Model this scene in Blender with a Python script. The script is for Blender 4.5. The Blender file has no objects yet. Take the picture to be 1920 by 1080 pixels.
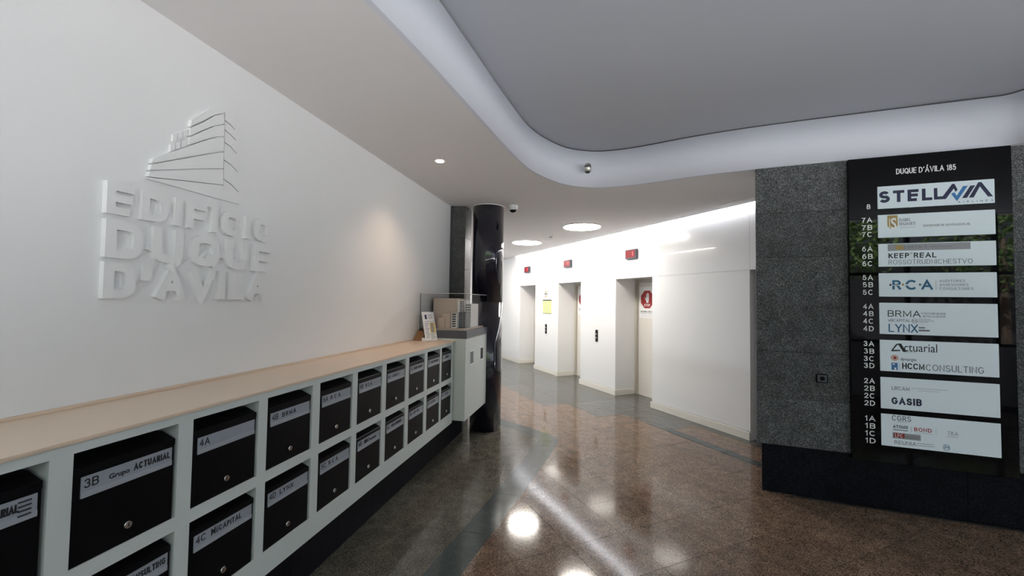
import bpy, bmesh, math, random
from mathutils import Vector, Matrix
random.seed(7)
# ------------------------------------------------------------------ camera
F_PX, PITCH, ROLL = 770.5, 0.0345865, 0.014558
AL, AW, AS = 0.205604, -0.420014, -1.204747      # azimuths of left wall, lift wall, directory wall
H = 1.65
sc = bpy.context.scene
cp, sp = math.cos(PITCH), math.sin(PITCH)
fv = Vector((0, cp, sp)); uv = Vector((0, -sp, cp)); rv = Vector((1, 0, 0))
cr, sr = math.cos(ROLL), math.sin(ROLL)
r2 = rv*cr + uv*sr; u2 = uv*cr - rv*sr
cam = bpy.data.cameras.new('camera'); camo = bpy.data.objects.new('camera', cam)
sc.collection.objects.link(camo); sc.camera = camo
camo.matrix_world = Matrix(((r2.x, u2.x, -fv.x, 0), (r2.y, u2.y, -fv.y, 0), (r2.z, u2.z, -fv.z, H), (0, 0, 0, 1)))
cam.sensor_width = 36; cam.lens = 36*F_PX/1920; cam.clip_start = 0.02; cam.clip_end = 200
# ------------------------------------------------------------------ world, exposure
w = bpy.data.worlds.new('World'); sc.world = w; w.use_nodes = True
bg = w.node_tree.nodes['Background']; bg.inputs[0].default_value = (0.80, 0.90, 1.0, 1); bg.inputs[1].default_value = 1.3
sun = bpy.data.lights.new('sun', 'SUN'); sun.energy = 78; sun.angle = .01; sun.color = (1, .98, .96)
suno = bpy.data.objects.new('sun', sun); sc.collection.objects.link(suno)
suno.rotation_euler = Vector((-.55*math.cos(AS)+(-.25)*math.sin(AS), .55*math.sin(AS)+(-.25)*math.cos(AS), -1.0)).to_track_quat('-Z', 'Y').to_euler()
sc.view_settings.view_transform = 'Standard'; sc.view_settings.look = 'None'
sc.view_settings.exposure = 0.12; sc.view_settings.gamma = 1; sc.view_settings.use_curve_mapping = False
LAMP = 55.0; COVE = 42.0; SPOT = 13.0
# ------------------------------------------------------------------ frames
class Fr:
    def __init__(s, a):
        s.a = a; s.ex = Vector((math.sin(a), math.cos(a), 0)); s.ey = Vector((-math.cos(a), math.sin(a), 0)); s.rz = math.pi/2-a
    def w(s, x, y, z=0): return s.ex*x + s.ey*y + Vector((0, 0, z))
    def loc(s, v): return (v.dot(s.ex), v.dot(s.ey), v.z)
L, W, S = Fr(AL), Fr(AW), Fr(AS)
def conv(a, b, x, y): v = a.w(x, y); return (v.dot(b.ex), v.dot(b.ey))
CEIL = 2.915; TOP = 3.31
# ------------------------------------------------------------------ materials
def mat(name, col, rough=0.5, metal=0, spec=0.5, **k):
    m = bpy.data.materials.new(name); m.use_nodes = True; nt = m.node_tree; b = nt.nodes['Principled BSDF']
    b.inputs['Base Color'].default_value = (*col, 1); b.inputs['Roughness'].default_value = rough
    b.inputs['Metallic'].default_value = metal; b.inputs['Specular IOR Level'].default_value = spec
    if k.get('emit'):
        b.inputs['Emission Color'].default_value = (*k.get('ecol', col), 1); b.inputs['Emission Strength'].default_value = k['emit']
    if k.get('alpha_glass'):
        b.inputs['Transmission Weight'].default_value = 1; b.inputs['IOR'].default_value = k['alpha_glass']
    if k.get('coat'): b.inputs['Coat Weight'].default_value = k['coat']; b.inputs['Coat Roughness'].default_value = k.get('crough', .02)
    if k.get('bump'):
        n = nt.nodes.new('ShaderNodeTexNoise'); n.inputs['Scale'].default_value = k.get('bscale', 60); n.inputs['Detail'].default_value = 4
        g = nt.nodes.new('ShaderNodeTexCoord'); nt.links.new(g.outputs['Object'], n.inputs['Vector'])
        bp = nt.nodes.new('ShaderNodeBump'); bp.inputs['Strength'].default_value = k['bump']; bp.inputs['Distance'].default_value = .002
        nt.links.new(n.outputs['Fac'], bp.inputs['Height']); nt.links.new(bp.outputs['Normal'], b.inputs['Normal'])
    return m
def granite(name, cols, rough, scale=260, rscale=None, coat=0, spec=.5, var=.25):
    """speckled stone: fine voronoi grains coloured by a ramp, with slow cloudiness"""
    m = bpy.data.materials.new(name); m.use_nodes = True; nt = m.node_tree; N = nt.nodes.new; b = nt.nodes['Principled BSDF']
    tc = N('ShaderNodeTexCoord'); v = N('ShaderNodeTexVoronoi'); v.inputs['Scale'].default_value = scale; v.inputs['Randomness'].default_value = 1
    nt.links.new(tc.outputs['Object'], v.inputs['Vector'])
    sx = N('ShaderNodeSeparateColor'); nt.links.new(v.outputs['Color'], sx.inputs[0])
    r = N('ShaderNodeValToRGB'); e = r.color_ramp.elements
    n = len(cols); e[0].position = 0; e[0].color = (*cols[0], 1); e[1].position = 1; e[1].color = (*cols[-1], 1)
    for i in range(1, n-1):
        q = e.new(i/(n-1)); q.color = (*cols[i], 1)
    nt.links.new(sx.outputs[0], r.inputs[0])
    no = N('ShaderNodeTexNoise'); no.inputs['Scale'].default_value = 9; no.inputs['Detail'].default_value = 5; nt.links.new(tc.outputs['Object'], no.inputs['Vector'])
    mr = N('ShaderNodeMapRange'); mr.inputs[1].default_value = .3; mr.inputs[2].default_value = .7; mr.inputs[3].default_value = 1-var; mr.inputs[4].default_value = 1+var
    nt.links.new(no.outputs['Fac'], mr.inputs[0])
    oi = N('ShaderNodeObjectInfo'); mo = N('ShaderNodeMapRange'); mo.inputs[3].default_value = .9; mo.inputs[4].default_value = 1.1; nt.links.new(oi.outputs['Random'], mo.inputs[0])
    mm = N('ShaderNodeMath'); mm.operation = 'MULTIPLY'; nt.links.new(mr.outputs[0], mm.inputs[0]); nt.links.new(mo.outputs[0], mm.inputs[1])
    mx = N('ShaderNodeVectorMath'); mx.operation = 'SCALE'; nt.links.new(r.outputs[0], mx.inputs[0]); nt.links.new(mm.outputs[0], mx.inputs['Scale'])
    nt.links.new(mx.outputs[0], b.inputs['Base Color']); b.inputs['Roughness'].default_value = rough
    b.inputs['Specular IOR Level'].default_value = spec
    if coat: b.inputs['Coat Weight'].default_value = coat; b.inputs['Coat Roughness'].default_value = .03
    return m
M = dict(
 plaster=mat('white plaster', (.80, .80, .80), .7, spec=.2, bump=.12, bscale=90),
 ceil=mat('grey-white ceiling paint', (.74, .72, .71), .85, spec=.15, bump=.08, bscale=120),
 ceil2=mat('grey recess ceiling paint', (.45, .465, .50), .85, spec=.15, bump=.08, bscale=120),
 fascia=mat('cool white fascia paint', (.68, .69, .75), .75, spec=.2),
 gap=mat('dark joint', (.06, .06, .07), .8),
 wglass=mat('white back-painted glass', (.80, .80, .80), .16, spec=.4, coat=.4, crough=.03),
 skirt=mat('cream skirting', (.78, .75, .68), .35),
 cabinet=mat('white lacquered board', (.60, .64, .62), .45),
 laminate=mat('pale beige laminate', (.72, .57, .44), .35, bump=.04, bscale=40),
 black=mat('black enamel', (.003, .003, .004), .4, spec=.15),
 blackflap=mat('black flap', (.004, .004, .005), .4, spec=.15),
 hair=mat('bright edge', (.55, .55, .56), .3),
 plate=mat('brushed label strip', (.30, .32, .36), .4, spec=.4),
 plate2=mat('label strip lower half', (.34, .36, .40), .4),
 ink=mat('black ink', (.012, .012, .016), .6),
 inkgrey=mat('grey ink', (.16, .17, .19), .6),
 inkpale=mat('pale grey ink', (.34, .36, .38), .6),
 navy=mat('navy print', (.010, .014, .06), .5),
 blue=mat('blue print', (.03, .17, .42), .5),
 teal=mat('petrol blue print', (.02, .13, .25), .5),
 gold=mat('gold print', (.40, .29, .10), .5),
 redp=mat('red print', (.36, .02, .02), .5),
 orange=mat('orange print', (.55, .22, .08), .5),
 greyp=mat('grey printed band', (.33, .34, .36), .5),
 whitep=mat('white print', (.85, .85, .85), .5),
 chrome=mat('chrome', (.85, .85, .86), .12, metal=1),
 steel=mat('brushed steel', (.55, .54, .50), .35, metal=1),
 frame=mat('beige steel door frame', (.46, .43, .37), .4, spec=.4),
 door=mat('white lift door', (.74, .71, .66), .35),
 greydoor=mat('dark gap', (.05, .045, .04), .6),
 column=mat('polished black-blue column', (.006, .006, .018), .06, spec=.6, coat=.6, crough=.04),
 board=mat('glossy black glass board', (.003, .003, .004), .02, spec=.22),
 panel=mat('satin white name panel with added glow', (.58, .66, .70), .35, emit=.10, ecol=(.80, .92, 1.0)),  # faint glow added to the colour; the panels are no lamps
 slab=mat('dark grey plinth slab', (.075, .08, .10), .4),
 glass=mat('clear glass', (1, 1, 1), .0, alpha_glass=1.03),
 model=mat('beige model board', (.62, .50, .42), .6),
 modelw=mat('white model board', (.82, .80, .78), .5),
 modeld=mat('dark model windows', (.05, .05, .055), .35),
 wood=mat('brown wood', (.22, .11, .05), .5),
 paper=mat('white printed paper', (.86, .86, .88), .45),
 yellow=mat('yellow print', (.70, .50, .10), .5),
 camw=mat('white camera plastic', (.78, .78, .78), .4),
 camd=mat('dark dome', (.01, .01, .012), .08),
 lamp=mat('lit diffuser', (1, 1, 1), .5, emit=LAMP, ecol=(1, .94, .86)),
 cove=mat('lit cold strip', (1, 1, 1), .5, emit=COVE, ecol=(.93, .94, 1)),
 spotm=mat('lit spot', (1, 1, 1), .5, emit=SPOT, ecol=(1, .72, .52)),
 trimw=mat('white lamp trim', (.85, .85, .83), .4),
 ledred=mat('lit red display', (.16, .003, .008), .3, emit=.03, ecol=(1, .02, .05)),
 ledon=mat('lit red digit', (.8, .1, .1), .3, emit=.7, ecol=(1, .12, .15)),
 leaf=mat('leaves', (.10, .17, .04), .6),
 bark=mat('bark', (.10, .07, .05), .8),
 pave=mat('pavement', (.35, .36, .375), .8),
 facade=mat('dark window frame', (.03, .03, .035), .4),
 yellowpaper=mat('yellow-green notice', (.66, .72, .30), .5),
 red=granite('red-brown granite', [(.028, .016, .010), (.112, .070, .046), (.175, .115, .080), (.28, .20, .15)], .10, 190, spec=.35),
 green=granite('green-grey granite', [(.028, .027, .021), (.085, .080, .062), (.12, .112, .090), (.20, .19, .16)], .12, 230, spec=.3),
 band=granite('dark slate band', [(.030, .038, .038), (.055, .068, .066), (.075, .09, .086)], .14, 300, spec=.28),
 lobby=granite('grey lobby stone', [(.05, .05, .048), (.085, .085, .08), (.12, .12, .11)], .14, 300, spec=.28),
 flamed=granite('flamed grey granite', [(.016, .018, .019), (.055, .058, .060), (.09, .094, .098), (.25, .255, .255)], .75, 230, spec=.3),
 plinth=granite('polished black granite', [(.001, .001, .002), (.004, .004, .007), (.014, .015, .022)], .5, 200, spec=.12),
 pillar=granite('dark pillar granite', [(.015, .015, .015), (.06, .06, .06), (.16, .16, .16)], .35, 200),
 grout=mat('dark grout', (.02, .018, .016), .8),
)
# ------------------------------------------------------------------ mesh helpers
def B(): return bmesh.new()
def box(bm, x0, x1, y0, y1, z0, z1, bev=0):
    r = bmesh.ops.create_cube(bm, size=1)
    for v in r['verts']:
        v.co = Vector((x0+(v.co.x+.5)*(x1-x0), y0+(v.co.y+.5)*(y1-y0), z0+(v.co.z+.5)*(z1-z0)))
    if bev:
        es = set(e for v in r['verts'] for e in v.link_edges)
        bmesh.ops.bevel(bm, geom=list(es), offset=bev, segments=2, affect='EDGES')
    return bm
def bx(*a, **k): return box(B(), *a, **k)
def prism(bm, pts, a0, a1, axis='z'):
    """extruded polygon; pts are 2-D in the two other axes"""
    def P(p, t):
        if axis == 'z': return (p[0], p[1], t)
        if axis == 'y': return (p[0], t, p[1])
        return (t, p[0], p[1])
    A = [bm.verts.new(P(p, a0)) for p in pts]; C = [bm.verts.new(P(p, a1)) for p in pts]; n = len(pts)
    fs = [bm.faces.new(A), bm.faces.new(C[::-1])]
    for i in range(n): fs.append(bm.faces.new((A[i], C[i], C[(i+1) % n], A[(i+1) % n])))
    bmesh.ops.recalc_face_normals(bm, faces=fs)
    return bm
def cyl(bm, c, r, d, axis='z', seg=24, r2=None, smooth=True):
    rot = {'z': Matrix(), 'x': Matrix.Rotation(math.pi/2, 4, 'Y'), 'y': Matrix.Rotation(-math.pi/2, 4, 'X')}[axis]
    q = bmesh.ops.create_cone(bm, cap_ends=True, segments=seg, radius1=r, radius2=r if r2 is None else r2, depth=d, matrix=Matrix.Translation(c) @ rot)
    if smooth:
        for f in set(f for v in q['verts'] for f in v.link_faces):
            if len(f.verts) == 4: f.smooth = True
    return bm
def lathe(bm, prof, c, seg=32):
    rings = []
    for (r, z) in prof:
        rings.append([bm.verts.new((c[0]+r*math.cos(2*math.pi*i/seg), c[1]+r*math.sin(2*math.pi*i/seg), c[2]+z)) for i in range(seg)])
    fs = []
    for a, b in zip(rings, rings[1:]):
        for i in range(seg):
            f = bm.faces.new((a[i], a[(i+1) % seg], b[(i+1) % seg], b[i])); f.smooth = True; fs.append(f)
    for rg in (rings[0], rings[-1]): fs.append(bm.faces.new(rg))
    bmesh.ops.recalc_face_normals(bm, faces=fs); return bm
def link(name, bm, m, off=(0, 0, 0), parent=None):
    if off != (0, 0, 0):
        for v in bm.verts: v.co -= Vector(off)
    me = bpy.data.meshes.new(name); bm.to_mesh(me); bm.free(); me.materials.append(M[m])
    o = bpy.data.objects.new(name, me); sc.collection.objects.link(o)
    if parent: o.parent = parent
    return o
class Thing:
    """Empty at the thing's base; parts given in frame coordinates"""
    def __init__(s, name, fr, base, label, cat, group=None):
        s.fr, s.base = fr, base; e = bpy.data.objects.new(name, None); sc.collection.objects.link(e); e.empty_display_size = .1
        e.location = fr.w(*base); e.rotation_euler = (0, 0, fr.rz); e['label'] = label; e['category'] = cat
        if group: e['group'] = group
        s.o = e
    def part(s, name, bm, m, parent=None, label=None):
        o = link(name, bm, m, s.base, parent or s.o)
        if label: o['label'] = label
        return o
def struct(name, fr, bm, m):
    o = link(name, bm, m); o.rotation_euler = (0, 0, fr.rz); o['kind'] = 'structure'; return o
def child(name, bm, m, parent, label=None):
    o = link(name, bm, m, (0, 0, 0), parent)
    if label: o['label'] = label
    return o
# text: returns a bmesh lying in a vertical plane y=const of a frame
def textbm(s, xl, xr, z0, z1, y, depth=.0008, bold=0, plane='y', shear=0, res=3, space=1.0):
    cu = bpy.data.curves.new('t', 'FONT'); cu.body = s; cu.size = 1; cu.resolution_u = res; cu.extrude = .5; cu.offset = bold; cu.shear = shear; cu.space_character = space
    ob = bpy.data.objects.new('t', cu); me = bpy.data.meshes.new_from_object(ob)
    bm = bmesh.new(); bm.from_mesh(me); bpy.data.objects.remove(ob); bpy.data.curves.remove(cu); bpy.data.meshes.remove(me)
    xs = [v.co.x for v in bm.verts]; ys = [v.co.y for v in bm.verts]; a, b, c, d = min(xs), max(xs), min(ys), max(ys)
    if xr is None:
        xr = xl + (b-a)*(z1-z0)/(d-c)
    for v in bm.verts:
        u = (v.co.x-a)/(b-a); t = (v.co.y-c)/(d-c); q = v.co.z
        v.co = Vector((xl+u*(xr-xl), y+q*2*depth*.5, z0+t*(z1-z0)))
    bmesh.ops.recalc_face_normals(bm, faces=bm.faces)
    return bm
def islands(bm):
    """split a text mesh in one bmesh per letter (pieces whose x ranges overlap go together)"""
    seen = set(); comps = []
    for v in bm.verts:
        if v in seen: continue
        st = [v]; seen.add(v); c = []
        while st:
            q = st.pop(); c.append(q)
            for e in q.link_edges:
                o = e.other_vert(q)
                if o not in seen: seen.add(o); st.append(o)
        comps.append(c)
    R = [(min(v.co.x for v in c), max(v.co.x for v in c), c) for c in comps]; R.sort(key=lambda t: t[0])
    groups = []
    for a, b, c in R:
        if groups and min(b, groups[-1][1])-max(a, groups[-1][0]) > .6*min(b-a, groups[-1][1]-groups[-1][0]):
            groups[-1] = [min(a, groups[-1][0]), max(b, groups[-1][1]), groups[-1][2]+c]
        else: groups.append([a, b, c])
    out = []
    for a, b, c in groups:
        nb = bmesh.new(); mp = {v: nb.verts.new(v.co) for v in c}
        for f in set(f for v in c for f in v.link_faces):
            try: nb.faces.new([mp[v] for v in f.verts])
            except ValueError: pass
        out.append(nb)
    return out
def merge(bms):
    out = bmesh.new()
    for b in bms:
        mp = {v: out.verts.new(v.co) for v in b.verts}
        for f in b.faces:
            try: out.faces.new([mp[v] for v in f.verts])
            except ValueError: pass
        b.free()
    return out

# ---- stroke lettering: centre lines in a box of width w and height 1, given a weight when laid
def _arc(cx, cy, rx, ry, a0, a1, n=10): return [(cx+rx*math.cos(math.radians(a0+(a1-a0)*k/n)), cy+ry*math.sin(math.radians(a0+(a1-a0)*k/n))) for k in range(n+1)]
def _sq(cx, cy, rx, ry, a0, a1, n=16, p=.72):
    o = []
    for k in range(n+1):
        a = math.radians(a0+(a1-a0)*k/n); c, d = math.cos(a), math.sin(a)
        o.append((cx+rx*math.copysign(abs(c)**p, c), cy+ry*math.copysign(abs(d)**p, d)))
    return o
def glyphs(sq=False):
    O_ = _sq if sq else (lambda *a, **k: _arc(*a[:6], n=18))
    G = {
    'A': (.78, [[(0, 0), (.39, 1), (.78, 0)], [(.13, .33), (.65, .33)]]),
    'B': (.60, [[(.36, .53), (0, .53), (0, 1), (.36, 1)]+_arc(.36, .765, .21, .235, 90, -90)[1:], [(0, .53), (0, 0), (.38, 0)]+_arc(.36, .265, .24, .265, -90, 90)[1:]]),
    'C': (.74, [O_(.37, .5, .37, .5, 42, 318)]),
    'D': (.68, [[(.30, 0), (0, 0), (0, 1), (.30, 1)]+(_sq(.30, .5, .38, .5, 90, -90)[1:] if sq else _arc(.26, .5, .42, .5, 90, -90)[1:])]),
    'E': (.58, [[(.58, 0), (0, 0), (0, 1), (.58, 1)], [(0, .52), (.52, .52)]]),
    'F': (.55, [[(0, 0), (0, 1), (.55, 1)], [(0, .50), (.48, .50)]]),
    'G': (.76, [O_(.37, .5, .37, .5, 45, 360)[:-1]+[(.74, .46), (.42, .46)]]),
    'H': (.64, [[(0, 0), (0, 1)], [(.64, 0), (.64, 1)], [(0, .52), (.64, .52)]]),
    'I': (.0, [[(0, 0), (0, 1)]]),
    'J': (.42, [[(.42, 1), (.42, .22)]+_arc(.21, .22, .21, .22, 0, -180)]),
    'K': (.62, [[(0, 0), (0, 1)], [(.60, 1), (0, .36)], [(.22, .58), (.62, 0)]]),
    'L': (.50, [[(0, 1), (0, 0), (.50, 0)]]),
    'M': (.80, [[(0, 0), (0, 1), (.40, .12), (.80, 1), (.80, 0)]]),
    'N': (.64, [[(0, 0), (0, 1), (.64, 0), (.64, 1)]]),
    'O': (.78, [O_(.39, .5, .39, .5, 0, 360)]),
    'P': (.56, [[(0, 0), (0, 1), (.32, 1)]+_arc(.32, .735, .24, .265, 90, -90)[1:]+[(0, .47)]]),
    'Q': (.78, [O_(.39, .5, .39, .5, 0, 360), [(.46, .30), (.76, -.06)]]),
    'R': (.62, [[(0, 0), (0, 1), (.34, 1)]+_arc(.34, .745, .24, .255, 90, -90)[1:]+[(0, .49)], [(.34, .49), (.60, 0)]]),
    'S': (.60, [_arc(.30, .745, .28, .255, 25, 250)+_arc(.30, .265, .30, .265, 75, -155)[1:]]),
    'T': (.62, [[(0, 1), (.62, 1)], [(.31, 1), (.31, 0)]]),
    'U': (.64, [[(0, 1), (0, .30)]+(_sq(.32, .30, .32, .30, 180, 360) if sq else _arc(.32, .30, .32, .30, 180, 360))+[(.64, 1)]]),
    'V': (.74, [[(0, 1), (.37, 0), (.74, 1)]]),
    'X': (.66, [[(0, 1), (.66, 0)], [(.66, 1), (0, 0)]]),
    'Y': (.66, [[(0, 1), (.33, .48), (.66, 1)], [(.33, .48), (.33, 0)]]),
    'Z': (.60, [[(0, 1), (.60, 1), (0, 0), (.60, 0)]]),
    '1': (.24, [[(0, .78), (.12, .84), (.24, 1), (.24, 0)]]),
    '2': (.52, [_arc(.26, .72, .26, .28, 170, -35)+[(0, 0), (.52, 0)]]),
    '3': (.52, [_arc(.25, .76, .24, .24, 155, -90)+[(.2, .52)], _arc(.25, .26, .27, .27, 90, -155)]),
    '4': (.56, [[(.42, 0), (.42, 1), (0, .30), (.56, .30)]]),
    '5': (.52, [[(.48, 1), (.09, 1), (.04, .52)]+_arc(.25, .32, .27, .32, 128, -150)]),
    '6': (.52, [_arc(.26, .32, .26, .32, 180, 540, 18), [(0, .32), (.02, .62), (.12, .88), (.28, 1), (.46, .92)]]),
    '7': (.50, [[(0, 1), (.50, 1), (.22, .45), (.16, 0)]]),
    '8': (.52, [_arc(.26, .76, .22, .24, 0, 360, 16), _arc(.26, .26, .26, .26, 0, 360, 16)]),
    '0': (.52, [_arc(.26, .5, .26, .5, 0, 360, 18)]),
    "'": (.0, [[(0, 1.0), (0, .70)]]), '´': (.10, [[(0, .86), (.10, 1.0)]]), ',': (.0, [[(0, .08), (-.04, -.12)]]), '.': (.0, [[(0, 0), (0, .06)]]), '-': (.26, [[(0, .45), (.26, .45)]]),
    '&': (.66, [[(.66, 0), (.16, .68)]+_arc(.30, .82, .16, .18, 200, -30)+[(.06, .36)]+_arc(.25, .24, .24, .24, 150, 330)[1:]+[(.62, .42)]]),
    }
    G['Á'] = (.78, G['A'][1]+[[(.37, 1.16), (.50, 1.36)]]); G['Í'] = (0, G['I'][1]+[[(-.02, 1.16), (.10, 1.36)]])
    return G
_G0, _G1 = glyphs(False), glyphs(True)
def stroke_letters(s_, xl, xr, z0, z1, y, t=.14, depth=.0008, gap=.20, sq=False, natural=False):
    """one bmesh per letter; xl is where the reader's left is, xr the right"""
    G = _G1 if sq else _G0; Hh = z1-z0; T = t*Hh; hc = Hh-T
    pos = []; x = 0
    for ch in s_:
        if ch == ' ': x += .38*hc; continue
        w_ = G[ch][0]*hc; pos.append((ch, x, w_)); x += w_+T+gap*Hh
    tot = x-gap*Hh-T
    span = abs(xr-xl)-T if xr is not None else tot
    k = span/tot if tot > 1e-6 else 1
    sg = 1 if (xr is None or xr > xl) else -1
    out = []
    for ch, x0, w_ in pos:
        bm = bmesh.new()
        for li, pl_ in enumerate(G[ch][1]):
            P = [Vector(((x0+px_*hc)*k+T/2, T/2+pz*hc)) for px_, pz in pl_]
            closed = (P[0]-P[-1]).length < 1e-5
            if closed: P = P[:-1]
            n_ = len(P); lft, rgt = [], []
            for i in range(n_):
                a = P[i-1] if (i or closed) else None; b = P[(i+1) % n_] if (i < n_-1 or closed) else None
                d1 = (P[i]-a).normalized() if a is not None else None; d2 = (b-P[i]).normalized() if b is not None else None
                if d1 is None: d1 = d2
                if d2 is None: d2 = d1
                n1 = Vector((-d1.y, d1.x)); n2 = Vector((-d2.y, d2.x)); m_ = n1+n2
                m_ = m_.normalized() if m_.length > 1e-4 else n1
                q = T/2/max(.45, m_.dot(n1)); e_ = Vector((0, 0))
                if not closed and i == 0 and ch not in 'AV': e_ = -d1*0
                lft.append(P[i]+m_*q+e_); rgt.append(P[i]-m_*q+e_)
            if not closed:
                d0 = (P[1]-P[0]).normalized(); dn = (P[-1]-P[-2]).normalized()
                lft[0] -= d0*T/2*(abs(d0.y) > .75); rgt[0] -= d0*T/2*(abs(d0.y) > .75); lft[-1] += dn*T/2*(abs(dn.y) > .75); rgt[-1] += dn*T/2*(abs(dn.y) > .75)
                if abs(d0.x) > .9 and ch in 'TZ7': lft[0] -= d0*T/2; rgt[0] -= d0*T/2
                if abs(dn.x) > .9 and ch in 'EFLTZ24': lft[-1] += dn*T/2; rgt[-1] += dn*T/2
            dd = depth+li*depth*.02
            V = [[bm.verts.new((xl+sg*v.x, yy, z0+v.y)) for v in side] for side in (lft, rgt) for yy in (y-dd/2, y+dd/2)]
            rng = range(n_) if closed else range(n_-1)
            for i in rng:
                j = (i+1) % n_
                bm.faces.new((V[0][i], V[0][j], V[2][j], V[2][i])); bm.faces.new((V[1][i], V[3][i], V[3][j], V[1][j]))
                bm.faces.new((V[0][i], V[1][i], V[1][j], V[0][j])); bm.faces.new((V[2][i], V[2][j], V[3][j], V[3][i]))
            if not closed:
                for i in (0, n_-1): bm.faces.new((V[0][i], V[2][i], V[3][i], V[1][i]))
        bmesh.ops.recalc_face_normals(bm, faces=bm.faces); out.append(bm)
    return out
def stext(*a, **k): return merge(stroke_letters(*a, **k))
# ================================================================== SETTING
# ---- recess contour in S coordinates (smooth)
ctrl = [(1.17, 1.1), (1.18, -.5), (1.18, -1.6), (1.21, -2.4), (1.24, -3.1), (1.235, -3.68), (1.11, -4.12), (.97, -4.33), (.75, -4.47), (.48, -4.50), (.20, -4.465), (-.22, -4.38), (-.76, -4.32), (-1.6, -4.30), (-2.30, -4.295),
        (-2.44, -4.285), (-2.52, -4.21), (-2.74, -3.96), (-3.1, -3.55), (-3.7, -2.8), (-4.6, -1.5), (-6.0, 1.1)]
def catmull(P, n=6):
    out = []
    for i in range(len(P)-1):
        p0, p1, p2, p3 = P[max(i-1, 0)], P[i], P[i+1], P[min(i+2, len(P)-1)]
        for k in range(n):
            t = k/n
            out.append(tuple(.5*((2*p1[j])+(-p0[j]+p2[j])*t+(2*p0[j]-5*p1[j]+4*p2[j]-p3[j])*t*t+(-p0[j]+3*p1[j]-3*p2[j]+p3[j])*t**3) for j in (0, 1)))
    out.append(P[-1]); return out
contour = catmull(ctrl)
# ---- floor: bed, then stones laid in it
bed = [S.w(1.9, 1.25), S.w(-6.6, 1.25), S.w(-6.6, -4.6), S.w(-1.2, -5.3), W.w(2.4, -5.4), W.w(12.7, -5.4), W.w(12.7, 1.5), L.w(5.3, 4.2), L.w(5.3, 2.1), L.w(-1.0, 2.1)]
bm = B(); prism(bm, [(p.x, p.y) for p in bed], -.16, -.006)
floor = link('floor', bm, 'grout'); floor['kind'] = 'structure'
def clip(poly, xmin, xmax, ymin, ymax):
    def half(P, f, ix):
        o = []
        for i in range(len(P)):
            a, b = P[i-1], P[i]; fa, fb = f(a), f(b)
            if (fa >= 0) != (fb >= 0):
                t = fa/(fa-fb); o.append((a[0]+(b[0]-a[0])*t, a[1]+(b[1]-a[1])*t))
            if fb >= 0: o.append(b)
        return o
    for f in (lambda p: p[0]-xmin, lambda p: xmax-p[0], lambda p: p[1]-ymin, lambda p: ymax-p[1]):
        if len(poly) < 3: return []
        poly = half(poly, f, 0)
    return poly
def area(P): return .5*abs(sum(P[i-1][0]*P[i][1]-P[i][0]*P[i-1][1] for i in range(len(P))))
def dedupe(P):
    o = []
    for p in P:
        if not o or math.hypot(p[0]-o[-1][0], p[1]-o[-1][1]) > 1e-4: o.append(p)
    if len(o) > 1 and math.hypot(o[0][0]-o[-1][0], o[0][1]-o[-1][1]) < 1e-4: o.pop()
    return o
gap = .0042
def seen(p):
    c = p-Vector((0, 0, H)); d = c.dot(fv)
    return d > .3 and abs(c.dot(r2)/d*F_PX) < 1010 and abs(c.dot(u2)/d*F_PX) < 590
def lay(region, fr, x0, dx, nx, y0, dy, ny, name, m, minarea=.0015):
    n = 0; rest = B()
    for i in range(nx):
        for j in range(ny):
            P = dedupe(clip(region, x0+i*dx+gap/2, x0+(i+1)*dx-gap/2, y0+j*dy+gap/2, y0+(j+1)*dy-gap/2))
            if len(P) < 3 or area(P) < minarea: continue
            c_ = fr.w(sum(p[0] for p in P)/len(P), sum(p[1] for p in P)/len(P))
            if not any(seen(fr.w(*p)) for p in P) or (c_.length > 9.5): prism(rest, P, -.03, 0); continue
            bm = B(); prism(bm, P, -.03, 0)
            o = child(name, bm, m, floor); o.rotation_euler = (0, 0, fr.rz); n += 1
    if rest.verts:
        o = child('paving', rest, m, floor); o.rotation_euler = (0, 0, fr.rz); o['kind'] = 'stuff'
    return n
# band that edges the green floor; outer and inner line (L coordinates)
def s2l(x, y): return conv(S, L, x, y)
def w2l(x, y): return conv(W, L, x, y)
outer = [s2l(1.17, 1.2), s2l(1.175, -2.27), s2l(1.185, -3.5), s2l(1.20, -4.3), (4.86, .452), (4.98, .445), (5.06, .462), (5.13, .505), (5.20, .565), (5.26, .64), (5.689, 1.274), (6.3, 2.16), (6.6, 2.6)]
inner = [s2l(1.37, 1.2), (2.837, .952), (4.018, .791), (4.88, .688), (4.95, .692), (5.02, .725), (5.10, .80), w2l(5.105, -2.17), (6.1, 2.3), (6.3, 2.7)]
band = outer + inner[::-1]
green = inner + [(5.30, 2.7), (5.30, 1.93), (-1.0, 1.93), s2l(1.7, 1.2)]
lay(band, L, -.93+.005, .634, 13, .2, 3, 1, 'band_stone', 'band')
lay(green, L, -.93+.005, .634, 13, .22, 1.5, 2, 'stone_slab', 'green')
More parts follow.
